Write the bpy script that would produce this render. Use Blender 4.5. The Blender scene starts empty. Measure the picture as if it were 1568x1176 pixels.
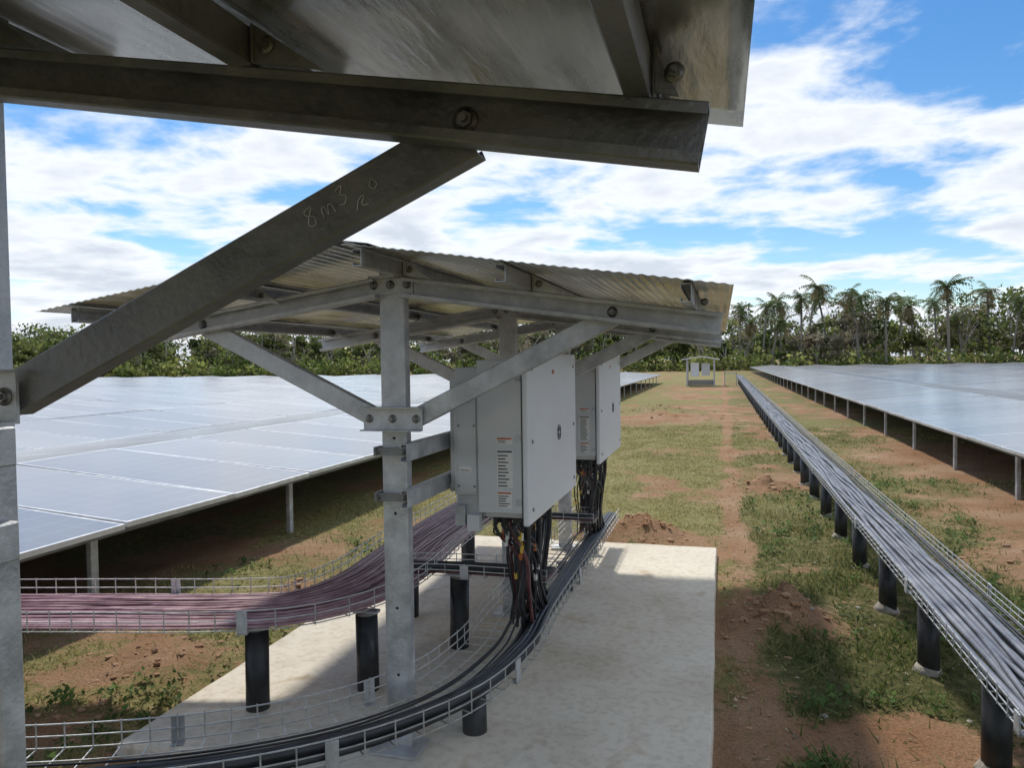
import bpy, math, random
import numpy as np
from mathutils import Vector, Matrix
random.seed(7)
RS=np.random.RandomState(11)
scene=bpy.context.scene
COL=scene.collection
CAMZ=1.6

# ------------------------------------------------------------------ noise
_T=[np.random.RandomState(100+i).rand(256,256) for i in range(8)]
def vnoise(x,y,k=0):
    xi=np.floor(x).astype(int); yi=np.floor(y).astype(int)
    fx=x-xi; fy=y-yi
    fx=fx*fx*(3-2*fx); fy=fy*fy*(3-2*fy)
    T=_T[k%8]
    a=T[xi%256,yi%256]; b=T[(xi+1)%256,yi%256]; c=T[xi%256,(yi+1)%256]; d=T[(xi+1)%256,(yi+1)%256]
    return (a*(1-fx)+b*fx)*(1-fy)+(c*(1-fx)+d*fx)*fy
def fbm(x,y,o=4,k=0):
    x=np.asarray(x,float); y=np.asarray(y,float)
    s=0; A=1; t=0
    for i in range(o):
        s=s+A*vnoise(x*2**i+17.3*i,y*2**i+5.1*i,k+i); t+=A; A*=.5
    return s/t
def sst(x,a,b):
    t=np.clip((x-a)/(b-a),0,1); return t*t*(3-2*t)

# ------------------------------------------------------------------ materials
def newmat(name):
    m=bpy.data.materials.new(name); m.use_nodes=True
    nt=m.node_tree; b=nt.nodes['Principled BSDF']
    return m,nt,b
def N(nt,t,**kw):
    n=nt.nodes.new(t)
    for k,v in kw.items(): setattr(n,k,v)
    return n
def noise_mat(name,c1,c2,scale=5,detail=6,rough=(.5,.7),metal=0,bump=0,bscale=60,stretch=None,lo=.35,hi=.65,spec=None):
    m,nt,b=newmat(name)
    tc=N(nt,'ShaderNodeTexCoord'); mp=N(nt,'ShaderNodeMapping')
    if stretch: mp.inputs['Scale'].default_value=stretch
    nt.links.new(tc.outputs['Object'],mp.inputs['Vector'])
    n=N(nt,'ShaderNodeTexNoise'); n.inputs['Scale'].default_value=scale; n.inputs['Detail'].default_value=detail; n.inputs['Roughness'].default_value=.62
    nt.links.new(mp.outputs[0],n.inputs['Vector'])
    r=N(nt,'ShaderNodeValToRGB'); r.color_ramp.elements[0].position=lo; r.color_ramp.elements[1].position=hi
    r.color_ramp.elements[0].color=(*c1,1); r.color_ramp.elements[1].color=(*c2,1)
    nt.links.new(n.outputs['Fac'],r.inputs[0]); nt.links.new(r.outputs[0],b.inputs['Base Color'])
    mr=N(nt,'ShaderNodeMapRange'); mr.inputs[1].default_value=.3; mr.inputs[2].default_value=.7; mr.inputs[3].default_value=rough[0]; mr.inputs[4].default_value=rough[1]
    nt.links.new(n.outputs['Fac'],mr.inputs[0]); nt.links.new(mr.outputs[0],b.inputs['Roughness'])
    b.inputs['Metallic'].default_value=metal
    if spec is not None: b.inputs['Specular IOR Level'].default_value=spec
    if bump:
        n2=N(nt,'ShaderNodeTexNoise'); n2.inputs['Scale'].default_value=bscale; n2.inputs['Detail'].default_value=5
        nt.links.new(mp.outputs[0],n2.inputs['Vector'])
        bp=N(nt,'ShaderNodeBump'); bp.inputs['Strength'].default_value=bump; bp.inputs['Distance'].default_value=.01
        nt.links.new(n2.outputs['Fac'],bp.inputs['Height']); nt.links.new(bp.outputs[0],b.inputs['Normal'])
    return m
M={}
M['galv']=noise_mat('galvanised_steel',(.38,.39,.40),(.64,.65,.66),11,9,(.36,.62),.5,.2,90)
M['galvdark']=noise_mat('dark_and_shaded_steel',(.13,.135,.14),(.32,.32,.315),8,10,(.36,.62),.5,.25,70,lo=.3,hi=.75)  # darker galvanised copy: near canopy's backlit shade is in the colour; clamps plain dark
M['sheet']=noise_mat('roof_sheet_metal',(.33,.32,.27),(.76,.75,.70),3.0,12,(.18,.46),.85,.16,16,stretch=(2.6,.5,1),lo=.36,hi=.58)
M['bolt']=noise_mat('bolt_zinc',(.16,.16,.155),(.36,.36,.35),60,4,(.35,.6),.8)
M['white']=noise_mat('grey_enamel',(.60,.61,.61),(.68,.69,.69),3,6,(.35,.5),0,.05,200)
M['door']=noise_mat('door_enamel',(.76,.77,.78),(.82,.83,.84),3,6,(.3,.42),0,.04,200)
M['gap']=noise_mat('gasket_black',(.02,.02,.02),(.04,.04,.04),10,2,(.6,.7))
M['label']=noise_mat('label_paper',(.74,.73,.68),(.82,.80,.76),30,2,(.5,.6))
M['chalk']=noise_mat('chalk_mark',(.44,.44,.43),(.66,.66,.64),80,4,(.8,.9))
M['ink']=noise_mat('label_ink',(.07,.07,.07),(.16,.14,.14),40,2,(.6,.7))
M['red']=noise_mat('red_print',(.50,.12,.05),(.6,.18,.08),40,2,(.5,.6))
M['cable']=noise_mat('black_cable',(.018,.019,.022),(.05,.052,.058),12,4,(.35,.55))
M['cable2']=noise_mat('grey_blue_cable',(.10,.11,.14),(.23,.245,.28),6,6,(.36,.5))
M['pink']=noise_mat('red_cable',(.34,.18,.19),(.56,.36,.37),10,4,(.35,.5))
M['maroon']=noise_mat('maroon_cable',(.10,.03,.035),(.2,.08,.085),10,4,(.35,.5))
M['tag']=noise_mat('yellow_tag',(.65,.40,.04),(.75,.52,.09),10,4,(.5,.6))
M['orange']=noise_mat('orange_cable_mark',(.55,.16,.05),(.65,.22,.08),10,4,(.5,.6))
M['pvc']=noise_mat('black_pipe',(.012,.013,.015),(.06,.06,.055),8,8,(.3,.6),0,.1,60,lo=.4,hi=.8)
M['cement']=noise_mat('cement',(.24,.21,.17),(.42,.38,.32),18,6,(.85,.95),0,.6,60)
M['wire']=noise_mat('zinc_wire',(.46,.46,.45),(.68,.68,.66),30,4,(.35,.5),.5)
M['frame']=noise_mat('aluminium_frame',(.62,.63,.64),(.75,.76,.77),12,4,(.3,.45),.5)
M['back']=noise_mat('module_back',(.05,.05,.05),(.09,.09,.09),3,3,(.6,.7))
M['bark']=noise_mat('bark',(.26,.23,.19),(.50,.46,.40),3,6,(.85,.95))

def concrete():
    m,nt,b=newmat('concrete')
    tc=N(nt,'ShaderNodeTexCoord')
    n1=N(nt,'ShaderNodeTexNoise'); n1.inputs['Scale'].default_value=1.2; n1.inputs['Detail'].default_value=8; n1.inputs['Roughness'].default_value=.6
    n2=N(nt,'ShaderNodeTexNoise'); n2.inputs['Scale'].default_value=30; n2.inputs['Detail'].default_value=7
    n3=N(nt,'ShaderNodeTexNoise'); n3.inputs['Scale'].default_value=4.5; n3.inputs['Detail'].default_value=7; n3.inputs['Distortion'].default_value=.6
    for n in(n1,n2,n3): nt.links.new(tc.outputs['Object'],n.inputs['Vector'])
    r=N(nt,'ShaderNodeValToRGB'); e=r.color_ramp.elements
    e[0].position=.3; e[0].color=(.53,.465,.36,1); e[1].position=.7; e[1].color=(.74,.69,.58,1)
    x=e.new(.48); x.color=(.67,.61,.50,1)
    nt.links.new(n1.outputs['Fac'],r.inputs[0])
    r2=N(nt,'ShaderNodeValToRGB'); r2.color_ramp.elements[0].position=.28; r2.color_ramp.elements[0].color=(.82,.80,.77,1); r2.color_ramp.elements[1].position=.55; r2.color_ramp.elements[1].color=(1,1,1,1)
    nt.links.new(n2.outputs['Fac'],r2.inputs[0])
    r3=N(nt,'ShaderNodeValToRGB'); r3.color_ramp.elements[0].position=.62; r3.color_ramp.elements[0].color=(1,1,1,1); r3.color_ramp.elements[1].position=.78; r3.color_ramp.elements[1].color=(.72,.60,.47,1)
    nt.links.new(n3.outputs['Fac'],r3.inputs[0])
    mx=N(nt,'ShaderNodeMix',data_type='RGBA',blend_type='MULTIPLY'); mx.inputs[0].default_value=1
    nt.links.new(r.outputs[0],mx.inputs[6]); nt.links.new(r2.outputs[0],mx.inputs[7])
    mx2=N(nt,'ShaderNodeMix',data_type='RGBA',blend_type='MULTIPLY'); mx2.inputs[0].default_value=1
    nt.links.new(mx.outputs[2],mx2.inputs[6]); nt.links.new(r3.outputs[0],mx2.inputs[7]); nt.links.new(mx2.outputs[2],b.inputs['Base Color'])
    b.inputs['Roughness'].default_value=.9
    bp=N(nt,'ShaderNodeBump'); bp.inputs['Strength'].default_value=.3; bp.inputs['Distance'].default_value=.01
    nt.links.new(n2.outputs['Fac'],bp.inputs['Height']); nt.links.new(bp.outputs[0],b.inputs['Normal'])
    return m
M['conc']=concrete()

def glass():
    m,nt,b=newmat('solar_glass')
    uv=N(nt,'ShaderNodeUVMap'); uv.uv_map='UVMap'
    br=N(nt,'ShaderNodeTexBrick'); br.offset=0; br.inputs['Scale'].default_value=1
    br.inputs['Color1'].default_value=(.060,.064,.080,1); br.inputs['Color2'].default_value=(.068,.072,.088,1)
    br.inputs['Mortar'].default_value=(.12,.125,.145,1); br.inputs['Mortar Size'].default_value=.006
    br.inputs['Brick Width'].default_value=1/12; br.inputs['Row Height'].default_value=1/6
    nt.links.new(uv.outputs[0],br.inputs['Vector'])
    at=N(nt,'ShaderNodeAttribute'); at.attribute_name='Col'
    mx=N(nt,'ShaderNodeMix',data_type='RGBA',blend_type='MIX')
    tc=N(nt,'ShaderNodeTexCoord'); n=N(nt,'ShaderNodeTexNoise'); n.inputs['Scale'].default_value=.5; n.inputs['Detail'].default_value=7
    nt.links.new(tc.outputs['Object'],n.inputs['Vector'])
    mr=N(nt,'ShaderNodeMapRange'); mr.inputs[1].default_value=.3; mr.inputs[2].default_value=.7; mr.inputs[3].default_value=.28; mr.inputs[4].default_value=.6
    nt.links.new(n.outputs['Fac'],mr.inputs[0])
    ad=N(nt,'ShaderNodeMath',operation='MULTIPLY'); nt.links.new(mr.outputs[0],ad.inputs[0]); nt.links.new(at.outputs['Fac'],ad.inputs[1])
    nt.links.new(ad.outputs[0],mx.inputs[0]); nt.links.new(br.outputs['Color'],mx.inputs[6]); mx.inputs[7].default_value=(.43,.415,.40,1)
    nt.links.new(mx.outputs[2],b.inputs['Base Color'])
    b.inputs['Roughness'].default_value=.30; b.inputs['IOR'].default_value=1.7
    b.inputs['Coat Weight'].default_value=.5; b.inputs['Coat Roughness'].default_value=.14
    return m
M['glass']=glass()

def leafmat(name,trans=.35,rough=.6):
    m,nt,b=newmat(name)
    at=N(nt,'ShaderNodeAttribute'); at.attribute_name='Col'
    nt.links.new(at.outputs['Color'],b.inputs['Base Color']); b.inputs['Roughness'].default_value=rough
    b.inputs['Specular IOR Level'].default_value=.25
    tr=N(nt,'ShaderNodeBsdfTranslucent'); nt.links.new(at.outputs['Color'],tr.inputs['Color'])
    ms=N(nt,'ShaderNodeMixShader'); ms.inputs[0].default_value=trans
    out=nt.nodes['Material Output']
    nt.links.new(b.outputs[0],ms.inputs[1]); nt.links.new(tr.outputs[0],ms.inputs[2]); nt.links.new(ms.outputs[0],out.inputs['Surface'])
    return m
M['leaf']=leafmat('foliage',.45); M['grass']=leafmat('grass_blades',.4,.7)

# ------------------------------------------------------------------ mesh builder
class MB:
    def __init__(s): s.v=[]; s.f=[]; s.m=[]; s.s=[]; s.mats=[]
    def mi(s,k):
        if k not in s.mats: s.mats.append(k)
        return s.mats.index(k)
    def add(s,vs,fs,k,smooth=False):
        o=len(s.v); s.v.extend([tuple(p) for p in vs]); i=s.mi(k)
        for f in fs: s.f.append([o+a for a in f]); s.m.append(i); s.s.append(smooth)
    def box(s,c,sz,k,rot=None):
        hx,hy,hz=sz[0]/2,sz[1]/2,sz[2]/2
        P=[Vector((x,y,z)) for x in(-hx,hx) for y in(-hy,hy) for z in(-hz,hz)]
        if rot is not None: P=[rot@p for p in P]
        c=Vector(c); P=[p+c for p in P]
        s.add(P,[(0,1,3,2),(4,6,7,5),(0,4,5,1),(2,3,7,6),(0,2,6,4),(1,5,7,3)],k)
    def cbox(s,x0,x1,y0,y1,z0,z1,k): s.box(((x0+x1)/2,(y0+y1)/2,(z0+z1)/2),(x1-x0,y1-y0,z1-z0),k)
    def tube(s,pts,r,k,n=6,caps=True,smooth=True):
        P=np.array([tuple(p) for p in pts],float); L=len(P)
        rr=np.full(L,r) if np.isscalar(r) else np.array(r)
        T=np.gradient(P,axis=0); T/= (np.linalg.norm(T,axis=1,keepdims=True)+1e-9)
        up=np.array([0,0,1.]) if abs(T[0][2])<.9 else np.array([1.,0,0])
        a=np.cross(T[0],up); a/=np.linalg.norm(a)
        vs=[]
        for i in range(L):
            a=a-T[i]*a.dot(T[i]); a/=np.linalg.norm(a)+1e-9; b=np.cross(T[i],a)
            for j in range(n):
                t=2*math.pi*(j+.5)/n
                vs.append(P[i]+rr[i]*(math.cos(t)*a+math.sin(t)*b))
        fs=[(i*n+j,i*n+(j+1)%n,(i+1)*n+(j+1)%n,(i+1)*n+j) for i in range(L-1) for j in range(n)]
        if caps: fs.append(tuple(range(n))[::-1]); fs.append(tuple((L-1)*n+j for j in range(n)))
        s.add(vs,fs,k,smooth)
    def cyl(s,p0,p1,r,k,n=12):
        s.tube([p0,p1],r,k,n,True,n>8)
    def prof(s,pr,p0,p1,openv,k):
        p0=Vector(p0);p1=Vector(p1);d=(p1-p0).normalized(); b=Vector(openv); b=(b-d*b.dot(d)).normalized(); a=b.cross(d)
        if a.z<0: a=-a
        n=len(pr); vs=[p0+a*x+b*y for x,y in pr]+[p1+a*x+b*y for x,y in pr]
        fs=[(i,(i+1)%n,n+(i+1)%n,n+i) for i in range(n)]+[tuple(range(n)),tuple(range(n,2*n))[::-1]]
        s.add(vs,fs,k)
    def chan(s,p0,p1,openv,k,H=.08,D=.04,L=.016,t=.003):
        h=H/2
        pr=[(-h+L,D),(-h+.003,D),(-h,D-.003),(-h,.003),(-h+.003,0),(h-.003,0),(h,.003),(h,D-.003),(h-.003,D),(h-L,D),(h-L,D-t),(h-t,D-t),(h-t,t),(-h+t,t),(-h+t,D-t),(-h+L,D-t)]
        s.prof(pr,p0,p1,openv,k)
    def bolt(s,p,nrm,k='bolt',r=.011):
        p=Vector(p);n=Vector(nrm).normalized()
        s.cyl(p,p+n*.003,r*1.6,k,14); s.cyl(p+n*.003,p+n*.010,r,k,6); s.cyl(p+n*.010,p+n*.018,r*.5,k,8)
    def make(s,name,parent=None,bevel=0):
        me=bpy.data.meshes.new(name); me.from_pydata(s.v,[],s.f); me.update()
        for k in s.mats: me.materials.append(M[k])
        me.polygons.foreach_set('material_index',s.m); me.polygons.foreach_set('use_smooth',s.s)
        import bmesh
        bm=bmesh.new(); bm.from_mesh(me); bmesh.ops.recalc_face_normals(bm,faces=bm.faces); bm.to_mesh(me); bm.free()
        o=bpy.data.objects.new(name,me); COL.objects.link(o)
        if parent: o.parent=parent
        if bevel:
            md=o.modifiers.new('bevel','BEVEL'); md.width=bevel; md.segments=2; md.limit_method='ANGLE'
        return o
def empty(name):
    e=bpy.data.objects.new(name,None); e.empty_display_size=.2; COL.objects.link(e); return e
def npmesh(name,V,F,mats,col=None,mi=None,parent=None,uv=None,smooth=False):
    me=bpy.data.meshes.new(name); V=np.asarray(V,np.float32); F=np.asarray(F,np.int32); k=F.shape[1]
    me.vertices.add(len(V)); me.vertices.foreach_set('co',V.ravel())
    me.loops.add(F.size); me.loops.foreach_set('vertex_index',F.ravel())
    me.polygons.add(len(F)); me.polygons.foreach_set('loop_start',np.arange(0,F.size,k,dtype=np.int32)); 
    me.polygons.foreach_set('loop_total',np.full(len(F),k,np.int32))
    if mi is not None: me.polygons.foreach_set('material_index',np.asarray(mi,np.int32))
    me.polygons.foreach_set('use_smooth',np.full(len(F),smooth))
    me.update(calc_edges=True)
    if uv is not None:
        l=me.uv_layers.new(name='UVMap'); l.data.foreach_set('uv',np.asarray(uv,np.float32).ravel())
    if col is not None:
        a=me.color_attributes.new('Col','FLOAT_COLOR','POINT'); C=np.ones((len(V),4),np.float32); C[:,:col.shape[1]]=col; a.data.foreach_set('color',C.ravel())
    for m in mats: me.materials.append(M[m])
    me.validate()
    o=bpy.data.objects.new(name,me); COL.objects.link(o)
    if parent: o.parent=parent
    return o

# ------------------------------------------------------------------ canopies
def canopy(name,ys,zc,slope,ysh0,ysh1,zb,matk,ripple,XP=-1.25,xr=0.0,bx=.87):
    root=empty(name)
    rz=lambda x: zc-slope*abs(x-XP)
    fr=MB(); 
    for y in ys:
        fr.chan((XP,y+.03,-.1),(XP,y+.03,zc+.055),(0,1,0),'galv',H=.105,D=.05,L=.015,t=.003)
        for zz in (.35,.62,1.0,1.3):
            fr.cyl((XP,y+.031,zz),(XP,y+.0285,zz),.006,'gap',10)
        fr.chan((XP+.055,y+.03,rz(XP+.055)),(xr,y+.03,rz(xr)),(0,-1,0),matk,H=.08,D=.045)
        fr.chan((XP-.055,y+.03,rz(XP-.055)),(-2.5,y+.03,rz(-2.5)),(0,-1,0),matk,H=.08,D=.045)
        fr.box((XP,y+.024,zc+.005),(.19,.006,.075),'galv')
        fr.box((XP,y-.018,zc+.03),(.10,.08,.006),'galv')
        for dx in(-.07,0,.07): fr.bolt((XP+dx,y+.021,zc+.005),(0,-1,0))
        fr.box((XP,y+.022,zb),(.25,.006,.085),'galv')
        fr.box((XP,y+.004,zb+.045),(.25,.042,.005),'galv'); fr.box((XP,y+.004,zb-.045),(.25,.042,.005),'galv')
        for dx in(-.1,0,.1): fr.bolt((XP+dx,y+.019,zb),(0,-1,0),r=.010)
        for sx in(1,-1):
            xe=XP+sx*bx
            fr.chan((XP+sx*.085,y+.036,zb+.0),(xe,y+.036,rz(xe)-.012),(0,1,0),matk,H=.075,D=.04)
            fr.bolt((xe,y+.027,rz(xe)),(0,-1,0),r=.012)
        fr.box((XP,y+.03,.06),(.2,.16,.012),'galv')
    fr.make('steel_frame',root)
    pu=MB()
    for px in(-.085,-.67,-1.18,-1.83,-2.415):
        zt=rz(px)+.04
        pu.chan((px,ysh0+.04,zt+.031),(px,ysh1-.04,zt+.031),(-1 if px>XP else 1,0,0),matk,H=.058,D=.035,L=.012)
        w=.035 if px>-.2 else .12
        for y in ys:
            pu.add([(px+.004,y-.02,zt+.004),(px+w,y-.02,zt+.002-slope*w),(px+.004,y-.02,zt+.062),(px+.004,y-.016,zt+.004),(px+w,y-.016,zt+.002-slope*w),(px+.004,y-.016,zt+.062)],[(0,1,2),(3,5,4),(0,3,4,1),(1,4,5,2),(0,2,5,3)],matk)
            pu.bolt((px+.03,y-.021,zt+.025),(0,-1,0),r=.008)
            pu.box((px+.008,y+.0,zt+.03),(.004,.05,.055),matk); pu.bolt((px+.011,y,zt+.03),(1,0,0),r=.008)
    pu.make('purlins',root)
    for (x0,x1,nm) in((XP+.015,.036,'roof_sheet_east'),(XP-.015,-2.54,'roof_sheet_west')):
        n=int(abs(x1-x0)/(.006 if ripple else .03)); xs=np.linspace(x0,x1,n)
        zz=zc+.104-slope*np.abs(xs-XP)+ripple*np.sin(xs*2*math.pi/.034)
        ny=45; yy=np.linspace(ysh0,ysh1,ny)
        V=[];F=[]
        for lay in(0,.0022):
            for y in yy:
                for i in range(n): V.append((xs[i],y,zz[i]+lay+ (0.0012*math.sin(y*2.1+xs[i]*3)+.0007*math.sin(y*7+xs[i]*9))))
        for l in range(2):
            o=l*n*ny
            for j in range(ny-1):
                for i in range(n-1): F.append((o+j*n+i,o+j*n+i+1,o+(j+1)*n+i+1,o+(j+1)*n+i))
        o=n*ny
        for j in(0,ny-1):
            for i in range(n-1): F.append((j*n+i,j*n+i+1,o+j*n+i+1,o+j*n+i))
        for i in(0,n-1):
            for j in range(ny-1): F.append((j*n+i,(j+1)*n+i,o+(j+1)*n+i,o+j*n+i))
        npmesh(nm,V,F,['sheet'],parent=root,smooth=not ripple)
    rc=MB()
    for sx in(1,-1):
        rc.add([(XP,ysh0-.01,zc+.116),(XP,ysh1+.01,zc+.116),(XP+sx*.12,ysh1+.01,zc+.116-slope*.12),(XP+sx*.12,ysh0-.01,zc+.116-slope*.12)],[(0,1,2,3)],'sheet')
    rc.make('ridge_cap',root)
    return root,rz
XP=-1.25
ZC1=CAMZ+.518; ZC2=CAMZ+.30
c1,rz1=canopy('inverter_canopy',[1.0,-.63,-2.25],ZC1,.183,-2.6,1.30,CAMZ-.050,'galvdark',0,XP=-1.30,xr=-.02,bx=.95)
c2,rz2=canopy('inverter_canopy',[2.7,4.35,6.0],ZC2,.147,2.3,6.6,CAMZ-.222,'galv',.0017)
b0=Vector((-1.30+.085,1.0345,CAMZ-.05)); b1=Vector((-.35,1.0345,rz1(-.35)-.012)); bd=(b1-b0).normalized(); bu=Vector((-bd.z,0,bd.x))
mid=b0+(b1-b0)*.76
ch=MB()
def crom_(P):
    C=[np.array(p,float) for p in P]; C=[2*C[0]-C[1]]+C+[2*C[-1]-C[-2]]; out=[]
    for i in range(1,len(C)-2):
        for j in range(5):
            t=j/5; a,b,c,d=C[i-1:i+3]; out.append(.5*((2*b)+(-a+c)*t+(2*a-5*b+4*c-d)*t*t+(-a+3*b-3*c+d)*t**3))
    out.append(C[-2]); return out
def stroke(pts):
    ch.tube([mid+bd*(x*.015-.06)+bu*(y*.015-.004) for x,y in crom_(pts)],.0010,'chalk',4)
stroke([(1,1.6),(.2,1.4),(.3,.9),(1,.5),(.9,-.3),(.2,-.2),(.3,.4),(1.1,1.5)])
stroke([(2,-.2),(2.1,.8),(2.5,.7),(2.6,-.1),(2.9,.8),(3.3,.6),(3.4,-.2)])
stroke([(4.2,1.7),(5.0,1.9),(4.6,1.1),(5.1,.8),(4.7,.1),(4.1,.2)])
stroke([(5.6,-1.2),(6.2,-.3),(6.9,-.2),(6.3,-.9),(7.0,-1.2)])
stroke([(8.2,.9),(7.8,.4),(8.1,-.1),(8.6,.2),(8.4,.8),(8.1,.9)])
ch.make('chalk_writing',c1)

def rails(y0,y1,ys,parent,XP,zs=(1.25,1.07)):
    r=MB()
    for z in zs:
        r.chan((XP+.085,y0,z),(XP+.085,y1,z),(-1,0,0),'galv',H=.07,D=.03)
        for y in ys:
            r.box((XP,y-.004,z),(.14,.006,.03),'galvdark'); r.box((XP-.065,y+.02,z),(.012,.06,.035),'galvdark')
            r.box((XP+.068,y+.02,z+.03),(.02,.07,.006),'galv'); r.box((XP+.068,y+.02,z-.03),(.02,.07,.006),'galv')
            r.bolt((XP-.055,y-.007,z),(0,-1,0),r=.007); r.bolt((XP+.055,y-.007,z),(0,-1,0),r=.007)
    r.make('mounting_rails',parent)
rails(2.66,6.1,[2.7,4.35,6.0],c2,-1.25)
rails(-2.2,1.05,[1.0,-.63],c1,-1.30,(1.46,1.29))

k=MB(); ky=44.0; kx=-1.15
for x in(-.75,.75):
    for y in(0,1.2): k.chan((kx+x,ky+y,0),(kx+x,ky+y,1.55),(0,1,0),'galv',H=.08,D=.06)
for sx in(1,-1):
    k.add([(kx,ky-.3,1.72),(kx+sx*1.05,ky-.3,1.55),(kx+sx*1.05,ky+1.5,1.55),(kx,ky+1.5,1.72),(kx,ky-.3,1.67),(kx+sx*1.05,ky-.3,1.50),(kx+sx*1.05,ky+1.5,1.50),(kx,ky+1.5,1.67)],[(0,1,2,3),(4,5,6,7),(0,1,5,4),(1,2,6,5),(2,3,7,6)],'door')
k.cbox(kx-.55,kx-.1,ky+.2,ky+.9,.55,1.35,'door'); k.cbox(kx+.05,kx+.5,ky+.25,ky+.9,.6,1.3,'white')
k.cbox(kx-.7,kx+.7,ky+.1,ky+.9,.05,.35,'cement')
k.cbox(kx+1.3,kx+2.0,ky+.5,ky+.55,.7,.75,'galv'); k.cbox(kx+1.3,kx+1.35,ky+.5,ky+.55,0,.75,'galv'); k.cbox(kx+1.95,kx+2.0,ky+.5,ky+.55,0,.75,'galv')
kk=k.make('equipment_kiosk')

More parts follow.
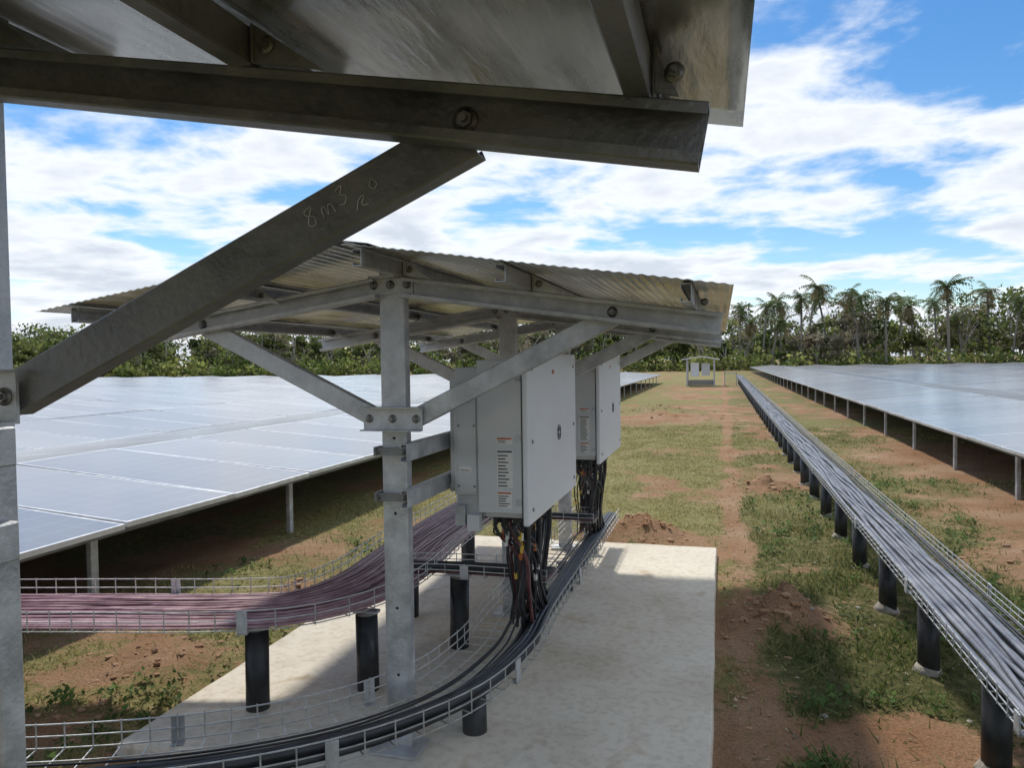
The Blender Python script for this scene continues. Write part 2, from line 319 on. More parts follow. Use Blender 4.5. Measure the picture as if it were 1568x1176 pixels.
# ------------------------------------------------------------------ inverters
def crom(C,n):
    C=[np.array(c,float) for c in C]; C=[2*C[0]-C[1]]+C+[2*C[-1]-C[-2]]; out=[]
    for i in range(1,len(C)-2):
        for j in range(n):
            t=j/n; a,b,c,d=C[i-1:i+3]
            out.append(.5*((2*b)+(-a+c)*t+(2*a-5*b+4*c-d)*t*t+(-a+3*b-3*c+d)*t**3))
    out.append(C[-2]); return out
def inverter(y0,L=1.035):
    root=empty('solar_inverter'); y1=y0+L
    z0,z1=.925,1.625
    b=MB()
    b.cbox(-1.0,-.806,y0,y1,z0+.03,z1-.02,'white')
    b.cbox(-1.115,-1.0,y0+.05,y1-.05,z0+.06,z1-.05,'white')
    b.cbox(-1.112,-.99,y0+.02,y0+.05,z0+.10,z1-.12,'white')
    b.cbox(-.99,-.82,y0+.06,y1-.06,z0-.0,z0+.03,'white')
    b.make('housing',root,.006)
    d=MB(); d.cbox(-.800,-.774,y0-.012,y1+.012,z0-.02,z1+.005,'door'); d.make('door',root,.008)
    g=MB(); g.cbox(-.808,-.798,y0+.004,y1-.004,z0+.0,z1-.015,'gap')
    for i in range(24):
        yy=y0+.08+i*(L-.16)/23; g.cbox(-1.15,-1.115,yy-.0015,yy+.0015,z0+.12,z1-.1,'white')
    for yy in(y0+.12,y1-.12):
        g.cbox(-1.165,-1.115,yy-.02,yy+.02,z0+.10,z0+.13,'galv'); g.cbox(-1.165,-1.115,yy-.02,yy+.02,z1-.2,z1-.17,'galv')
    for z in(z0+.08,z0+.35,z0+.6): g.cbox(-.83,-.808,y0-.006,y0+.0,z-.012,z+.012,'galv')
    g.cbox(-1.095,-1.01,y0+.012,y0+.02,z0+.115,z1-.135,'white')
    g.cbox(-1.07,-1.03,y0+.004,y0+.012,z1-.2,z1-.15,'galv')
    for z in(z0+.14,z0+.40,z1-.17):
        g.cyl((-1.088,y0+.013,z),(-1.088,y0+.006,z),.005,'bolt',8); g.cyl((-1.018,y0+.013,z),(-1.018,y0+.006,z),.005,'bolt',8)
    g.cbox(-1.105,-1.06,y0+.0,y0+.05,z0-.03,z0+.06,'galv'); g.cbox(-1.05,-.995,y0-.004,y0+.04,z0-.05,z0+.02,'white'); g.cbox(-1.10,-1.0,y0+.03,y0+.08,z0-.015,z0+.10,'galv')
    g.make('fittings',root,.0015)
    lb=MB()
    def label(x0,x1,za,zb,lines,top=None,yo=0):
        lb.cbox(x0,x1,y0+yo-.0015,y0+yo+.001,za,zb,'label')
        if top: lb.cbox(x0+.003,x1-.003,y0+yo-.003,y0+yo-.0015,zb-.010,zb-.003,top)
        h=(zb-za-.018)/lines
        for i in range(lines):
            zz=za+.006+i*h; w=(x1-x0-.012)*random.uniform(.55,1)
            lb.cbox(x0+.006,x0+.006+w,y0+yo-.003,y0+yo-.0015,zz,zz+h*.38,'ink')
    label(-.915,-.845,z0+.14,z0+.30,10,'ink'); label(-.915,-.845,z0+.325,z0+.355,2,'red'); label(-.915,-.85,z0+.055,z0+.125,5,'red')
    label(-1.085,-1.03,z0+.20,z0+.225,2,None,.012)
    cy,cz=y0+.60,z0+.32
    for k in range(6):
        a=k*math.pi/3
        for rr in(.036,.022):
            p0=Vector((-.7735,cy+rr*math.cos(a),cz+rr*math.sin(a))); p1=Vector((-.7735,cy+rr*math.cos(a+.85),cz+rr*math.sin(a+.85)))
            lb.tube([p0,p1],.0045,'ink',4)
    lb.cbox(-.775,-.7725,y0+.46,y0+.5,z1-.09,z1-.07,'red')
    for yy in(y0+.06,y1-.06):
        for z in(z0+.04,z0+.33,z1-.06): lb.cyl((-.775,yy,z),(-.770,yy,z),.009,'bolt',8)
    lb.make('labels',root)
    gl=MB()
    for i in range(16):
        yy=y0+.12+i*(L-.25)/15
        for x in(-.96,-.92,-.87): gl.cyl((x,yy,z0+.005),(x,yy,z0-.045),.011,'cable',8)
    for i in range(3): gl.cyl((-.85,y0+.25+i*.22,z0+.0),(-.85,y0+.25+i*.22,z0-.07),.026,'cable',12)
    gl.make('cable_glands',root)
    cb=MB(); ycent=y0+.55
    for i in range(60):
        x=random.choice([-.96,-.92,-.87]); ys=y0+.10+random.randint(0,15)*(L-.2)/15
        dx=random.uniform(-.08,.07); dy=random.uniform(-.15,.15)
        P0=np.array([x,ys,z0-.04]); P1=np.array([x+random.uniform(-.015,.015),ys+(ycent-ys)*.12,z0-.10])
        P2=np.array([-.92+dx,ycent+dy+(ys-ycent)*.45,.73+random.uniform(-.06,.05)])
        P3=np.array([-.93+dx*.9,ycent+dy+(ys-ycent)*.15,.50])
        P4=np.array([-.96+dx,ycent+dy+random.uniform(.05,.25),.31])
        pts=crom([P0,P1,P2,P3,P4],6)
        k='maroon' if i%7==0 else 'cable'
        cb.tube(pts,.0045 if i%4 else .008,k,6)
        for rep in range(2 if i%3==0 else 1):
            q=random.random(); t=pts[random.randint(6,16)]
            kk_='tag' if q<.34 else ('orange' if q<.46 else ('label' if q<.66 else None))
            if kk_: cb.box(t,(.013,.017,.032),kk_,Matrix.Rotation(random.uniform(-.6,.6),3,'X'))
    for i in range(3):
        yy=y0+.25+i*.22
        pts=crom([np.array([-.85,yy,z0-.06]),np.array([-.86,yy+.03,.72]),np.array([-.92,yy+.12,.45]),np.array([-.95,yy+.35,.29])],8)
        cb.tube(pts,.014,'cable',8)
    cb.make('hanging_cables',root)
    return root
inverter(3.02); inverter(4.93)

# ------------------------------------------------------------------ trays
def resample(P,ds):
    P=np.array(P); s=np.r_[0,np.cumsum(np.linalg.norm(np.diff(P,axis=0),axis=1))]
    n=max(2,int(s[-1]/ds)+1); t=np.linspace(0,s[-1],n)
    return np.stack([np.interp(t,s,P[:,i]) for i in range(P.shape[1])],1)
def tray(ctrl,w,h,ds,wireR,groups,supports,plates=(),uds=.1):
    root=empty('cable_tray')
    C=resample(crom(ctrl,14),ds)
    T=np.gradient(C,axis=0); T/=np.linalg.norm(T,axis=1,keepdims=True)
    Nn=np.stack([T[:,1],-T[:,0],np.zeros(len(T))],1)
    wb=MB()
    off=lambda d,z,CC=C,NN=Nn: CC+NN*d+np.array([0,0,z])
    for d,z in [(-w/2,h),(-w/2,h*.5),(-w/2,.0),(-w/4,0),(0,0),(w/4,0),(w/2,0),(w/2,h*.5),(w/2,h)]:
        wb.tube(off(d,z),wireR,'wire',4,smooth=False)
    U=resample(C,uds); TU=np.gradient(U,axis=0); TU/=np.linalg.norm(TU,axis=1,keepdims=True)
    NU=np.stack([TU[:,1],-TU[:,0],np.zeros(len(U))],1)
    for i in range(len(U)):
        pts=[U[i]-NU[i]*(w/2+.003)+[0,0,h+.006],U[i]-NU[i]*(w/2+.003)+[0,0,-.004],U[i]+NU[i]*(w/2+.003)+[0,0,-.004],U[i]+NU[i]*(w/2+.003)+[0,0,h+.006]]
        for a,b in zip(pts[:-1],pts[1:]): wb.tube([a,b],wireR,'wire',4,False,False)
    for (fi,side) in plates:
        i=int(fi*(len(U)-1)); p=U[i]+NU[i]*side*(w/2+.008); ang=math.atan2(TU[i][1],TU[i][0])
        wb.box(p+np.array([0,0,h*.4]),(.045,.006,h*1.15),'galv',Matrix.Rotation(ang,3,'Z'))
        wb.box(p+np.array([0,0,-h*.17])-NU[i]*side*.012,(.045,.03,.005),'galv',Matrix.Rotation(ang,3,'Z'))
    wb.make('wire_basket',root)
    cb=MB()
    for (n,r,k,d0,d1,zl,wob) in groups:
        for i in range(n):
            d=d0+(d1-d0)*(i+.5)/n; ph=random.uniform(0,6.28); ph2=random.uniform(0,100)
            s=np.arange(len(C))*ds
            dd=d+wob*(vnoise(s*1.6+ph2,s*0+ph2,1)-.5)*2+wob*.5*np.sin(s*2.2+ph)
            zz=r+.003+zl+ .5*r*np.abs(np.sin(s*1.3+ph))
            kk=k
            if k=='pink' and random.random()<.22: kk='maroon'
            cb.tube(C+Nn*dd[:,None]+np.stack([0*s,0*s,zz],1),r,kk,6)
    cb.make('cables',root)
    sp=MB()
    for (x,y,zt) in supports:
        lx=random.uniform(-.008,.008); ly=random.uniform(-.008,.008)
        sp.tube([(x,y,-.1),(x+lx,y+ly,zt-.03)],.052,'pvc',20)
        sp.tube([(x+lx,y+ly,zt-.03),(x+lx,y+ly,zt-.024)],.047,'cement',16)
        rr=random.uniform(.85,1.15)
        sp.tube([(x,y,-.03),(x+random.uniform(-.01,.01),y,.005+random.uniform(0,.012)),(x,y,.028)],[.072*rr,.066*rr,.054],'cement',12)
        sp.box((x+lx,y+ly,zt-.016),(.12,.05,.012),'galv')
    sp.make('pipe_supports',root)
    return root
tray([(1.09,1.2,.40),(1.09,6,.40),(1.09,20,.40),(1.09,42,.42),(1.07,52,.42)],.36,.06,.4,.0027,
     [(8,.0150,'cable2',-.16,.08,0,.010),(4,.011,'cable2',-.12,.05,.026,.03),(3,.006,'cable',.10,.16,0,.010)],
     [(1.0,3.3+.97*k-.1,.39) for k in range(-1,46)],[(f,s) for f in(.03,.06,.09,.14,.2) for s in(1,-1)])
tray([(-1.02,6.25,.26),(-1.02,5,.26),(-1.02,3.8,.26),(-1.0,3.25,.26),(-1.11,2.72,.26),(-1.47,2.27,.26),(-2.1,1.93,.26),(-3.2,1.6,.26),(-4.5,1.3,.26)],.37,.085,.08,.0028,
     [(4,.0155,'cable',-.17,-.05,0,.006),(3,.0155,'cable',-.16,-.09,.026,.01),(3,.005,'cable',-.03,.06,0,.02)],
     [(-1.0,2.94,.25),(-1.02,3.95,.25),(-1.02,4.92,.25),(-1.02,5.93,.25),(-1.85,2.02,.25),(-3.1,1.62,.25)],[(.25,-1),(.45,-1),(.56,-1),(.68,-1),(.52,1),(.62,1)])
tray([(-6.0,2.0,.45),(-4.2,2.48,.45),(-2.95,2.79,.45),(-2.2,2.97,.45),(-1.88,3.15,.45),(-1.76,3.6,.45),(-1.82,4.5,.45),(-1.86,6.2,.45)],.50,.085,.08,.0028,
     [(50,.0042,'pink',-.24,.24,0,.003),(46,.0042,'pink',-.225,.225,.008,.005),(14,.0042,'pink',-.16,.16,.015,.03)],
     [(-2.02,2.9,.44),(-1.62,3.2,.44),(-3.4,2.62,.44),(-1.84,4.2,.44),(-1.84,5.3,.44)],[(.33,1),(.36,-1),(.42,1),(.48,-1),(.55,1),(.22,1),(.26,-1)])
tray([(-1.75,3.75,.47),(-1.4,3.80,.47),(-.86,3.80,.47)],.22,.06,.08,.0026,
     [(14,.0042,'maroon',-.09,.09,0,.008),(8,.006,'cable',-.09,.09,.01,.012)],
     [(-1.38,3.8,.46)],[(.5,1)])
tray([(-1.8,5.2,.47),(-1.4,5.24,.47),(-.86,5.24,.47)],.22,.06,.08,.0026,
     [(14,.0042,'maroon',-.09,.09,0,.008),(6,.006,'cable',-.09,.09,.01,.012)],[(-1.38,5.24,.46)],[])

# ------------------------------------------------------------------ solar arrays
def array(x0,sgn,nst,ya,yb,z0):
    root=empty('solar_panel_array')
    PW=1.134; PL=2.28; tilt=math.radians(4.6); ct,st=math.cos(tilt),math.sin(tilt); gap=.02; pitch=PW+gap
    ny=int((yb-ya)/pitch)
    rows=[];x=x0
    V=[];F=[];MI=[];UV=[];CC=[]
    for i in range(nst):
        upw=(i%2==0)
        za=z0 if upw else z0+PL*st; zb=z0+PL*st if upw else z0
        for j in range(ny):
            y=ya+j*pitch
            rx=RS.normal(0,.003); rz_=RS.normal(0,.003); dust=RS.uniform(.6,1.25)
            f=.016
            o=len(V)
            def P(u,v,w=0):
                return (x+sgn*u*ct, y+v, za+(zb-za)*u/PL + rx*(v-PW/2)+rz_*(u-PL/2)+w)
            for(u,v) in((0,0),(PL,0),(PL,PW),(0,PW)): V.append(P(u,v))
            for(u,v) in((f,f),(PL-f,f),(PL-f,PW-f),(f,PW-f)): V.append(P(u,v))
            for(u,v) in((0,0),(PL,0),(PL,PW),(0,PW)): V.append(P(u,v,-.035))
            CC+= [dust]*12
            q=[(4,5,6,7),(0,1,5,4),(1,2,6,5),(2,3,7,6),(3,0,4,7),(0,8,9,1),(1,9,10,2),(2,10,11,3),(3,11,8,0),(8,11,10,9)]
            mm=[0,1,1,1,1,1,1,1,1,2]
            for a,b in zip(q,mm):
                if sgn<0: a=a[::-1]
                F.append([o+t for t in a]); MI.append(b)
                UV+=([(0,0),(1,0),(1,1),(0,1)] if sgn>0 else [(0,1),(1,1),(1,0),(0,0)])
        rows.append((x,za)); x+=sgn*(PL*ct+.03)
    C=np.array(CC)[:,None]*np.ones((1,3))
    npmesh('modules',V,F,['glass','frame','back'],col=C,mi=MI,parent=root,uv=UV)
    st_=MB()
    for i,(xx,za) in enumerate(rows[:7]):
        n=int((yb-ya)/2.3)
        for j in range(n):
            y=ya+j*2.308+1.0
            if i and y>30: continue
            st_.chan((xx+sgn*.12,y,-.1),(xx+sgn*.12,y,za-.03),(sgn,0,0),'galv',H=.06,D=.04,L=.01)
        st_.box((xx+sgn*.12,(ya+yb)/2,za-.062),(.05,yb-ya-.3,.045),'galvdark')
    st_.make('posts_and_purlins',root)
array(-3.8,-1,30,-4,51,.56)
array(3.0,1,44,1.5,88,.56)

# ------------------------------------------------------------------ ground
patches=[(.36,4.75,.36,1.3),(-.85,6.8,.50,1.3),(.5,9.6,.6,1.1),(-2.9,3.3,.45,.9),(-2.75,4.6,.4,.8),(-3.2,2.6,.4,.7),(2.4,6.4,.8,1.0),(3.0,8.5,1.3,1.0),
 (-.9,13,.8,.5),(-1.4,20,2.4,1.1),(-.6,25,2,.9),(.8,17,.7,.8),(-.8,32,2.5,.9),(-.8,40,4,.9),(.75,3.4,.26,1.0),(.12,3.2,.24,.7),(2.9,5,.6,.9),(3.6,13,2,1.0),(.35,7.2,.4,.5)]
mounds=[(.36,4.78,.20,.17),(.25,4.6,.18,.07),(-.85,6.78,.30,.15),(-.55,6.75,.22,.10),(.5,9.6,.33,.11),(-2.9,3.3,.35,.07),(-2.72,4.5,.3,.09),(-2.9,2.7,.25,.04),(2.4,6.4,.6,.08),(-1.2,20,1.2,.14),(-2,23,1.0,.18)]
def soil(x,y):
    s=sst(fbm(x*1.3+3,y*.9+9,5,2),.51,.70)*.68
    for a,b,r,k in patches: s=s+k*np.exp(-((x-a)**2+(y-b)**2)/(r*r)*1.2)*(.5+1.0*fbm(x*2.3,y*1.8,4,6))
    wx=.11+.07*(vnoise(y*1.3,y*0,3)-.5)
    s=s+.95*np.exp(-((x-wx)/.11)**2)*sst(y,1.5,3)*(.4+.9*vnoise(x*4,y*2,5))
    dx=np.maximum(np.maximum(-2.4-x,x+.05),0); dy=np.maximum(np.maximum(2.5-y,y-6.3),0)
    s=s+.5*np.exp(-(np.hypot(dx,dy)/.09)**2)
    s=s+.38*sst(x,1.6,3.3)+.3*(x<-4.0)
    s=s+.5*(fbm(x*3,y*3,5,4)-.5)*2
    return np.clip(s,0,1)
def height(x,y):
    h=.03*(fbm(x*1.2,y*1.2,4,0)-.5)+.02*(fbm(x*7,y*7,3,1)-.5)
    for a,b,r,k in mounds:
        h=h+k*np.exp(-((x-a)**2+(y-b)**2)/(r*r))*(.35+1.3*fbm(x*11,y*11,3,5))
    ins=(x>-2.5)&(x<.0)&(y>2.4)&(y<6.4)
    h=np.where(ins,np.minimum(h,.0)-.01,h)
    far=sst(np.hypot(x,y),30,60)
    return h*(1-far)
def axis(lo,hi,d,ends,g):
    a=list(np.arange(lo,hi,d)); s=d; x=a[-1]
    while x<ends[1]: s*=g; x+=s; a.append(x)
    s=d;x=a[0]; pre=[]
    while x>ends[0]: s*=1.25; x-=s; pre.append(x)
    return np.array(pre[::-1]+a)
gx=axis(-5,5,.05,(-900,900),1.06); gy=axis(1.5,12,.05,(-60,1200),1.025)
X,Y=np.meshgrid(gx,gy,indexing='ij'); H=height(X,Y); S=soil(X,Y)
nx,nyy=X.shape
V=np.stack([X.ravel(),Y.ravel(),H.ravel()],1)
idx=np.arange(nx*nyy).reshape(nx,nyy)
F=np.stack([idx[:-1,:-1].ravel(),idx[1:,:-1].ravel(),idx[1:,1:].ravel(),idx[:-1,1:].ravel()],1)
def groundmat():
    m,nt,b=newmat('grass_and_soil')
    at=N(nt,'ShaderNodeAttribute'); at.attribute_name='Col'
    tc=N(nt,'ShaderNodeTexCoord')
    def noi(sc,det=6,r=.6):
        n=N(nt,'ShaderNodeTexNoise'); n.inputs['Scale'].default_value=sc; n.inputs['Detail'].default_value=det; n.inputs['Roughness'].default_value=r
        nt.links.new(tc.outputs['Object'],n.inputs['Vector']); return n
    def ramp(src,els):
        r=N(nt,'ShaderNodeValToRGB'); e=r.color_ramp.elements
        e[0].position=els[0][0]; e[0].color=(*els[0][1],1); e[1].position=els[-1][0]; e[1].color=(*els[-1][1],1)
        for p,c in els[1:-1]:
            q=e.new(p); q.color=(*c,1)
        nt.links.new(src,r.inputs[0]); return r
    nf=noi(14,9,.72); nm=noi(1.1,5); nh=noi(70,4,.7)
    sp=N(nt,'ShaderNodeSeparateColor'); nt.links.new(at.outputs['Color'],sp.inputs[0])
    so=ramp(nm.outputs['Fac'],[(.3,(.30,.155,.075)),(.5,(.39,.23,.13)),(.72,(.48,.33,.21))])
    gr=ramp(nf.outputs['Fac'],[(.26,(.10,.10,.03)),(.42,(.22,.205,.075)),(.58,(.35,.31,.135)),(.78,(.47,.40,.23))])
    dg=ramp(nf.outputs['Fac'],[(.28,(.045,.052,.02)),(.5,(.12,.12,.042)),(.75,(.28,.245,.12))])
    m1=N(nt,'ShaderNodeMix',data_type='RGBA'); nt.links.new(sp.outputs[1],m1.inputs[0]); nt.links.new(dg.outputs[0],m1.inputs[6]); nt.links.new(gr.outputs[0],m1.inputs[7])
    a=N(nt,'ShaderNodeMath',operation='SUBTRACT'); a.inputs[1].default_value=.5; nt.links.new(nf.outputs['Fac'],a.inputs[0])
    a2=N(nt,'ShaderNodeMath',operation='MULTIPLY_ADD'); a2.inputs[1].default_value=2.6; nt.links.new(a.outputs[0],a2.inputs[0]); nt.links.new(sp.outputs[0],a2.inputs[2])
    mr=N(nt,'ShaderNodeMapRange',interpolation_type='SMOOTHSTEP'); mr.inputs[1].default_value=.25; mr.inputs[2].default_value=.9; nt.links.new(a2.outputs[0],mr.inputs[0])
    m2=N(nt,'ShaderNodeMix',data_type='RGBA'); nt.links.new(mr.outputs[0],m2.inputs[0]); nt.links.new(m1.outputs[2],m2.inputs[6]); nt.links.new(so.outputs[0],m2.inputs[7])
    mul=ramp(nh.outputs['Fac'],[(.3,(.6,.6,.6)),(.6,(1.05,1.05,1.05))])
    m3=N(nt,'ShaderNodeMix',data_type='RGBA',blend_type='MULTIPLY'); m3.inputs[0].default_value=1
    nt.links.new(m2.outputs[2],m3.inputs[6]); nt.links.new(mul.outputs[0],m3.inputs[7]); nt.links.new(m3.outputs[2],b.inputs['Base Color'])
    b.inputs['Roughness'].default_value=.95; b.inputs['Specular IOR Level'].default_value=.15
    bp=N(nt,'ShaderNodeBump'); bp.inputs['Strength'].default_value=.9; bp.inputs['Distance'].default_value=.02
    ab=N(nt,'ShaderNodeMath',operation='ADD'); nt.links.new(nf.outputs['Fac'],ab.inputs[0]); nt.links.new(nh.outputs['Fac'],ab.inputs[1])
    nt.links.new(ab.outputs[0],bp.inputs['Height']); nt.links.new(bp.outputs[0],b.inputs['Normal'])
    return m
M['ground']=groundmat()
def dryness(x,y):
    d=sst(-x,-.45,.1)*1.0
    d=np.maximum(d,sst(y,4,10)*.7)
    d=d*(.5+.95*fbm(x*1.1,y*.8,3,6))
    return np.clip(d,0,1)
G=dryness(X,Y)
npmesh('ground',V,F,['ground'],col=np.stack([S.ravel(),G.ravel(),0*S.ravel()],1),smooth=True)

sl=MB(); ring=[]
def edge(a,b,k):
    for i in range(k):
        t=i/k; ring.append(np.array(a)*(1-t)+np.array(b)*t)
cs=[(-2.4,2.5),(-.05,2.5),(-.05,6.3),(-2.4,6.3)]
for i in range(4): edge(cs[i],cs[(i+1)%4],50)
ring=np.array(ring); cen=np.array([-1.225,4.4])
wob=1+.009*(fbm(ring[:,0]*6,ring[:,1]*6,4,3)-.5)*2
R0=cen+(ring-cen)*wob[:,None]
L=len(ring); vs=[];fs=[]
for (sc,z) in((1.006,-.05),(1.004,.03),(1.0,.048),(.996,.052)):
    for p in R0: q=cen+(p-cen)*sc; vs.append((q[0],q[1],z))
for k in range(3):
    for i in range(L): fs.append((k*L+i,k*L+(i+1)%L,(k+1)*L+(i+1)%L,(k+1)*L+i))
fs.append(tuple(range(3*L,4*L)))
sl.add(vs,fs,'conc'); sl.make('concrete_slab')

# ------------------------------------------------------------------ grass
def scatter(n,xr,yr,powy=1.6):
    x=RS.uniform(*xr,n); y=yr[0]+(yr[1]-yr[0])*RS.uniform(0,1,n)**powy; return x,y
x1,y1=scatter(270000,(-4.2,4.2),(1.6,18))
s=soil(x1,y1); cl=fbm(x1*4,y1*4,3,7)
keep=(RS.rand(len(x1))<np.clip(1.15-s*1.4,.03,1)*(.2+.8*sst(cl,.3,.6)))&~((x1>-2.43)&(x1<-.02)&(y1>2.47)&(y1<6.33))
x1=x1[keep];y1=y1[keep];n=len(x1); z1=height(x1,y1); dr=dryness(x1,y1)
hh=(.014+.048*RS.rand(n)**2)*(1.25-.7*dr)*(.6+cl[keep]); wd=.0026+.0033*RS.rand(n)+y1*.0003
an=RS.uniform(0,6.28,n); ln=RS.normal(0,.7,(n,2))*hh[:,None]
A=np.stack([x1-np.cos(an)*wd,y1-np.sin(an)*wd,z1-.003],1);B=np.stack([x1+np.cos(an)*wd,y1+np.sin(an)*wd,z1-.003],1);C=np.stack([x1+ln[:,0],y1+ln[:,1],z1+hh],1)
V=np.stack([A,B,C],1).reshape(-1,3); F=np.arange(3*n).reshape(-1,3)
t=np.clip(dr+.1+RS.normal(0,.3,n),0,1)[:,None]
c=(1-t)*np.array([.11,.15,.04])+t*np.array([.44,.385,.17]); c=c*RS.uniform(.6,1.3,(n,1))
npmesh('grass',V,F,['grass'],col=np.repeat(c,3,0))
x1,y1=scatter(3000,(.15,3.2),(2.0,11)); x2,y2=scatter(700,(-3.8,-2.45),(1.8,6)); x1=np.r_[x1,x2]; y1=np.r_[y1,y2]
s=soil(x1,y1); k=(s<.55)&(fbm(x1*1.7,y1*1.7,3,2)>.43); x1=x1[k];y1=y1[k]
V=[];F=[];CL=[]
for px,py in zip(x1,y1):
    pz=float(height(np.array([px]),np.array([py]))[0]); base=np.array([.08,.13,.035])*RS.uniform(.7,2.0)
    for q in range(RS.randint(6,14)):
        a=RS.uniform(0,6.28); l=RS.uniform(.015,.042); el=RS.uniform(.1,1.1); hz=RS.uniform(0,.05); ox,oy=RS.normal(0,.02,2)
        d=np.array([math.cos(a)*math.cos(el),math.sin(a)*math.cos(el),math.sin(el)]); sd=np.array([-math.sin(a),math.cos(a),0])*l*.32
        b0=np.array([px+ox,py+oy,pz+hz]); o=len(V); V+=[b0,b0+d*l*.5+sd,b0+d*l,b0+d*l*.5-sd]; F.append((o,o+1,o+2,o+3)); CL+=[base]*4
npmesh('weeds',V,F,['grass'],col=np.array(CL))
V=[];F=[];CL=[]
for i in range(1100):
    px=RS.uniform(-.0,2.2) if i%3 else RS.normal(.12,.10); py=RS.uniform(2,10); pz=float(height(np.array([px]),np.array([py]))[0])+.008
    if px<-.02 and py<6.33: continue
    a=RS.uniform(0,6.28); l=RS.uniform(.008,.035); d=np.array([math.cos(a),math.sin(a),RS.uniform(-.2,.4)]); sd=np.array([-math.sin(a),math.cos(a),RS.uniform(-.3,.3)])*l*RS.uniform(.1,.35)
    b0=np.array([px,py,pz]); o=len(V); V+=[b0,b0+d*l*.5+sd,b0+d*l,b0+d*l*.5-sd]; F.append((o,o+1,o+2,o+3)); CL+=[np.array([.50,.42,.30])*RS.uniform(.5,1.2)]*4
npmesh('leaf_litter',V,F,['grass'],col=np.array(CL))
def rocks(name,pts,mat,flat=.6):
    V=[];F=[]
    ico=[(0,0,1),(.894,0,.447),(.276,.851,.447),(-.724,.526,.447),(-.724,-.526,.447),(.276,-.851,.447),(.724,.526,-.447),(-.276,.851,-.447),(-.894,0,-.447),(-.276,-.851,-.447),(.724,-.526,-.447),(0,0,-1)]
    fa=[(0,1,2),(0,2,3),(0,3,4),(0,4,5),(0,5,1),(1,6,2),(2,7,3),(3,8,4),(4,9,5),(5,10,1),(6,7,2),(7,8,3),(8,9,4),(9,10,5),(10,6,1),(11,7,6),(11,8,7),(11,9,8),(11,10,9),(11,6,10)]
    I=np.array(ico)
    for(x,y,r) in pts:
        z=float(height(np.array([x]),np.array([y]))[0]); o=len(V)
        q=I*RS.uniform(.65,1.25,(12,1))*r*np.array([RS.uniform(.8,1.3),1,flat])+np.array([x,y,z+r*.1]); V+=list(q); F+=[(o+a,o+b,o+c) for a,b,c in fa]
    npmesh(name,V,F,[mat])
pts=[]
for a,b,r,k in mounds:
    for i in range(80):
        g=RS.normal(0,1,2)*r*.65; pts.append((a+g[0],b+g[1],.005+(.016+b*.002)*RS.rand()**3))
for i in range(240): yy=RS.uniform(2,14); pts.append((.13+RS.normal(0,.10),yy,.004+.013*RS.rand()**3))
for i in range(250): pts.append((RS.uniform(-3.6,3.2),RS.uniform(2,14),.004+.010*RS.rand()**3))
pts=[p for p in pts if not(-2.42<p[0]<-.03 and 2.45<p[1]<6.33)]
M['clod']=noise_mat('clod_soil',(.30,.16,.08),(.43,.27,.16),6,4,(.9,.95))
rocks('soil_clods',pts,'clod')
pts=[]
for i in range(30): pts.append((RS.uniform(.1,1.9),RS.uniform(2.5,7),.005+.016*RS.rand()**2))
M['stone']=noise_mat('pale_stone',(.32,.28,.23),(.48,.44,.38),20,4,(.9,.95))
rocks('stones',pts,'stone')

# ------------------------------------------------------------------ trees
def polar(azd,d): a=math.radians(azd); return math.sin(a)*d,math.cos(a)*d
Vs=[];Cs=[];tr=MB()
def clump(cx,cy,cz,rx,rz,n,size,base):
    u=RS.normal(0,1,(n,3)); u/=np.linalg.norm(u,axis=1,keepdims=True); rad=RS.uniform(.5,1.08,(n,1))
    c=np.array([cx,cy,cz])+u*rad*np.array([rx,rx,rz])
    a=RS.normal(0,1,(n,3)); a/=np.linalg.norm(a,axis=1,keepdims=True); b=np.cross(a,RS.normal(0,1,(n,3))); b/=np.linalg.norm(b,axis=1,keepdims=True)
    s=size*RS.uniform(.5,1.4,(n,1))
    Vs.append(np.stack([c-a*s,c-b*s*.6,c+a*s,c+b*s*.6],1).reshape(-1,3))
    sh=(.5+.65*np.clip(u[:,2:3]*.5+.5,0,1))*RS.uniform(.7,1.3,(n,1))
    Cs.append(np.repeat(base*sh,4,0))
def toph(az):
    return 7.3+.8*math.sin(az*.33+1)+.6*math.sin(az*.9) + (2.0 if az>9 else 0) - (.8 if az<-20 else 0)- (.8 if 0<az<7 else 0)
for i in range(580):
    az=RS.uniform(-66,42); d=RS.uniform(97,150); x,y=polar(az,d)
    Ht=(toph(az)*RS.uniform(.5,1.12))*(d/108)**.9
    t=RS.rand(); base=np.array([.085,.13,.036])*(1-t)+np.array([.20,.22,.07])*t
    bare=RS.rand()<(.3 if 0<az<9 else .12)
    if RS.rand()<.22: base=np.array([.27,.24,.16])
    base=base*RS.uniform(.6,1.4)
    w=Ht*RS.uniform(.3,.5)
    tr.tube([(x,y,0),(x+RS.normal(0,.3),y,Ht*.45),(x+RS.normal(0,.5),y,Ht*.8)],[.15,.10,.04],'bark',5)
    for q in range(RS.randint(7,12)):
        a=RS.uniform(0,6.28); rr=w*RS.uniform(.1,.9); zz=Ht*RS.uniform(.25,.9)
        if bare or RS.rand()<.5: tr.tube([(x,y,Ht*.35),(x+math.cos(a)*rr*.6,y+math.sin(a)*rr*.6,zz*.85),(x+math.cos(a)*rr,y+math.sin(a)*rr,zz*1.05)],[.07,.05,.02],'bark',4,False)
        k=RS.uniform(.7,1.6)*Ht/8.5
        clump(x+math.cos(a)*rr,y+math.sin(a)*rr,zz,k*1.15,k*.8,10 if bare else 48,.26,base)
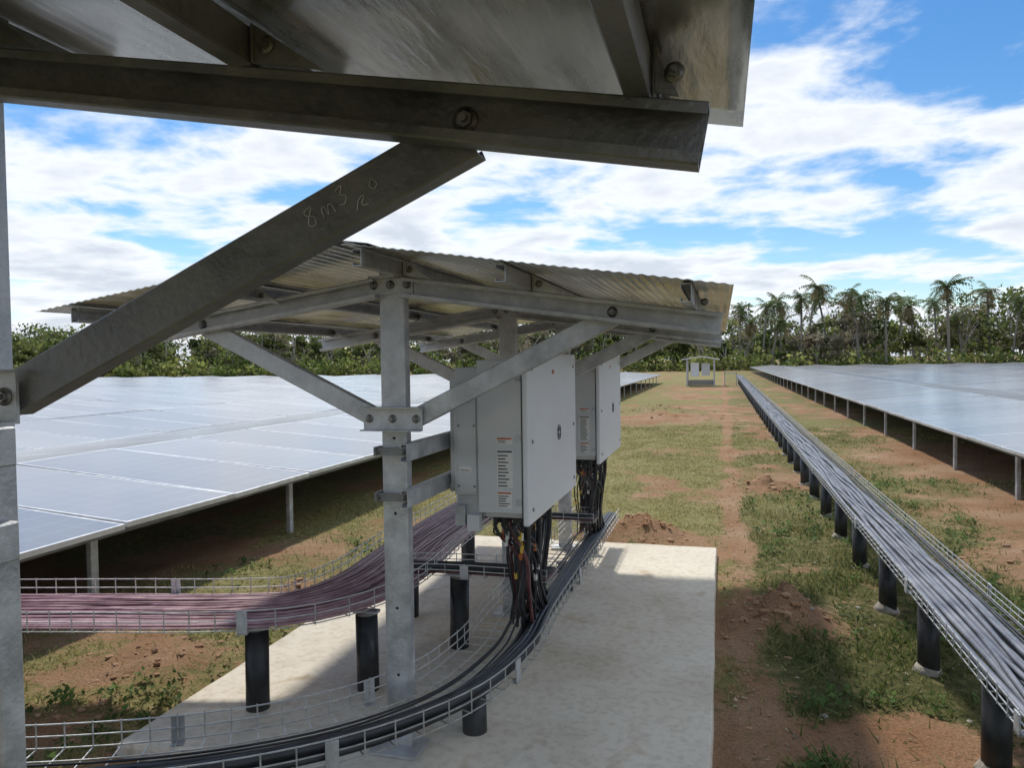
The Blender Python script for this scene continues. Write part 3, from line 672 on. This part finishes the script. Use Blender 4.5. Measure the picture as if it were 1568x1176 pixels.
for i in range(900):
    az=RS.uniform(-66,42); d=RS.uniform(92,106); x,y=polar(az,d); t=RS.rand()**1.3
    base=np.array([.10,.16,.04])*(1-t)+np.array([.34,.36,.11])*t; base=base*RS.uniform(.6,1.2)
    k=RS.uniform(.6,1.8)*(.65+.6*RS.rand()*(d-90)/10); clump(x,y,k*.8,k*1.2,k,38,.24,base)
V=np.concatenate(Vs); F=np.arange(len(V)).reshape(-1,4)
tl=empty('distant_tree_line')
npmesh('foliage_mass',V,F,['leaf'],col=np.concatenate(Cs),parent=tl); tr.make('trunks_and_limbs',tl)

def palm_mesh(seed,H):
    R=np.random.RandomState(seed); V=[];F=[];C=[]
    lean=R.normal(0,.09,2)*H; n=6
    def trunkp(t): return np.array([lean[0]*t*t,lean[1]*t*t,H*t])
    for i in range(9):
        t=i/8; c=trunkp(t); r=.18-.07*t
        for j in range(n): a=6.283*j/n; V.append(c+np.array([r*math.cos(a),r*math.sin(a),0])); C.append(np.array([.40,.37,.32])*R.uniform(.8,1.2))
    for i in range(8):
        for j in range(n): F.append((i*n+j,i*n+(j+1)%n,(i+1)*n+(j+1)%n,(i+1)*n+j))
    top=trunkp(1)
    for k in range(26):
        a=R.uniform(0,6.28); el=R.uniform(-.8,1.35); Lf=R.uniform(1.8,2.8); d=np.array([math.cos(a),math.sin(a)])
        col=np.array([.12,.16,.055])*R.uniform(.6,1.4) if el>-.1 or R.rand()<.4 else np.array([.30,.24,.13])
        ang=el; seg=9; prev=top.copy(); bend=R.uniform(.08,.22)
        for s in range(seg):
            ang-=bend; stp=Lf/seg; q=prev+np.array([d[0]*math.cos(ang),d[1]*math.cos(ang),math.sin(ang)])*stp
            sd=np.array([-d[1],d[0],0]); ll=.52*math.sin(math.pi*(s+1.2)/(seg+2))+.1
            for sg in(1,-1):
                o=len(V); m=(prev+q)/2; tip=m+sd*sg*ll*.75+np.array([0,0,-ll*R.uniform(.2,.8)])+np.array([d[0],d[1],0])*.15
                V+= [prev,prev+(q-prev)*.75,tip+(q-prev)*.2,tip]; C+=[col]*4; F.append((o,o+1,o+2,o+3))
            prev=q
    return npmesh('palm_tree',V,F,['leaf'],col=np.array(C))
protos=[palm_mesh(50+i,h) for i,h in enumerate((7.6,8.8,9.3,10.0,6.8,9.0))]
first=[True]*6
plist=[(1.3,100),(1.9,108),(2.9,104),(3.5,99),(4.1,105),(4.6,110),(5.5,106),(5.9,101),(6.5,100),(7.2,112),(9.2,96),(9.7,106),(10.9,97),(11.8,108),(12.6,100),(13.9,112),(15.4,102),(16.8,108),(18.1,99),(20,110),(24,100),(-3,104),(-14,104),(-37,112),(-42,106),(8.3,110),(14.6,98)]
for i,(az,d) in enumerate(plist):
    k=[1,0,2,4,3,5,1,3,4,2,3,5,1][i%13]
    if first[k]: o=protos[k]; first[k]=False
    else: o=bpy.data.objects.new('palm_tree',protos[k].data); COL.objects.link(o)
    x,y=polar(az,d); o.location=(x,y,0); o.rotation_euler=(0,0,RS.uniform(0,6.28)); sc=RS.uniform(.82,1.08)
    o.scale=(sc,sc,sc)

# ------------------------------------------------------------------ light & sky
sd=Vector((-.45,.9,1.4)).normalized()
el=math.asin(sd.z); azs=math.atan2(sd.x,sd.y)
sun=bpy.data.lights.new('sun','SUN'); sun.energy=3.4; sun.angle=math.radians(3.5); sun.color=(1,.955,.88)
so=bpy.data.objects.new('sun',sun); COL.objects.link(so); so.rotation_euler=sd.to_track_quat('Z','Y').to_euler()
w=bpy.data.worlds.new('World'); scene.world=w; w.use_nodes=True; nt=w.node_tree; nt.nodes.clear()
out=N(nt,'ShaderNodeOutputWorld'); bg=N(nt,'ShaderNodeBackground'); bg.inputs['Strength'].default_value=.15
sky=N(nt,'ShaderNodeTexSky'); sky.sky_type='NISHITA'; sky.sun_disc=False; sky.sun_elevation=el; sky.sun_rotation=azs%(2*math.pi); sky.air_density=1.0; sky.dust_density=.25; sky.ozone_density=3
hs=N(nt,'ShaderNodeHueSaturation'); hs.inputs['Saturation'].default_value=1.3; hs.inputs['Value'].default_value=.88
nt.links.new(sky.outputs[0],hs.inputs['Color']); nt.links.new(hs.outputs[0],bg.inputs['Color'])
bg2=N(nt,'ShaderNodeBackground'); bg2.inputs['Strength'].default_value=1.5
tc=N(nt,'ShaderNodeTexCoord'); sx=N(nt,'ShaderNodeSeparateXYZ'); nt.links.new(tc.outputs['Generated'],sx.inputs[0])
def MA(op,a,b,c=None):
    n=N(nt,'ShaderNodeMath',operation=op)
    for i,v in enumerate((a,b,c)):
        if v is None: continue
        if isinstance(v,(int,float)): n.inputs[i].default_value=v
        else: nt.links.new(v,n.inputs[i])
    return n.outputs[0]
zc_=MA('ADD',MA('MAXIMUM',sx.outputs[2],0.0),.13)
cb=N(nt,'ShaderNodeCombineXYZ'); nt.links.new(MA('DIVIDE',sx.outputs[0],zc_),cb.inputs[0]); nt.links.new(MA('DIVIDE',sx.outputs[1],zc_),cb.inputs[1])
cb.inputs[2].default_value=3.7
def cn(sc,det,r,dist=0,off=(0,0,0)):
    mp=N(nt,'ShaderNodeMapping'); mp.inputs['Location'].default_value=off; nt.links.new(cb.outputs[0],mp.inputs[0])
    n=N(nt,'ShaderNodeTexNoise'); n.inputs['Scale'].default_value=sc; n.inputs['Detail'].default_value=det; n.inputs['Roughness'].default_value=r; n.inputs['Distortion'].default_value=dist
    nt.links.new(mp.outputs[0],n.inputs['Vector']); return n.outputs['Fac']
big=cn(.75,3,.5,.1); mid_=cn(2.3,10,.55,.15,(4,2,0))
mx=MA('ADD',MA('MULTIPLY',big,.9),MA('MULTIPLY',mid_,.75))
hz=MA('MULTIPLY',MA('SUBTRACT',1.0,MA('MINIMUM',MA('MULTIPLY',sx.outputs[2],5.0),1.0)),.09)
mx=MA('ADD',mx,hz)
mr=N(nt,'ShaderNodeMapRange',interpolation_type='SMOOTHSTEP'); mr.inputs[1].default_value=.735; mr.inputs[2].default_value=.88; nt.links.new(mx,mr.inputs[0])
cr=N(nt,'ShaderNodeValToRGB'); e=cr.color_ramp.elements; e[0].position=.86; e[0].color=(.68,.70,.73,1); e[1].position=1.0; e[1].color=(.47,.51,.57,1)
nt.links.new(mx,cr.inputs[0]); nt.links.new(cr.outputs[0],bg2.inputs['Color'])
ms=N(nt,'ShaderNodeMixShader'); nt.links.new(MA('MULTIPLY',mr.outputs[0],.96),ms.inputs[0]); nt.links.new(bg.outputs[0],ms.inputs[1]); nt.links.new(bg2.outputs[0],ms.inputs[2]); nt.links.new(ms.outputs[0],out.inputs['Surface'])

# ------------------------------------------------------------------ camera
cam=bpy.data.cameras.new('camera'); cam.sensor_width=36; cam.lens=26.4; cam.clip_start=.03; cam.clip_end=3000
co=bpy.data.objects.new('camera',cam); COL.objects.link(co)
Rm=Matrix.Rotation(math.radians(15.6),4,'Z')@Matrix.Rotation(math.radians(90-1.77),4,'X')@Matrix.Rotation(math.radians(-.8),4,'Z')
co.matrix_world=Matrix.Translation((0,0,CAMZ))@Rm
scene.camera=co
scene.view_settings.view_transform='Standard'; scene.view_settings.look='None'; scene.view_settings.exposure=0
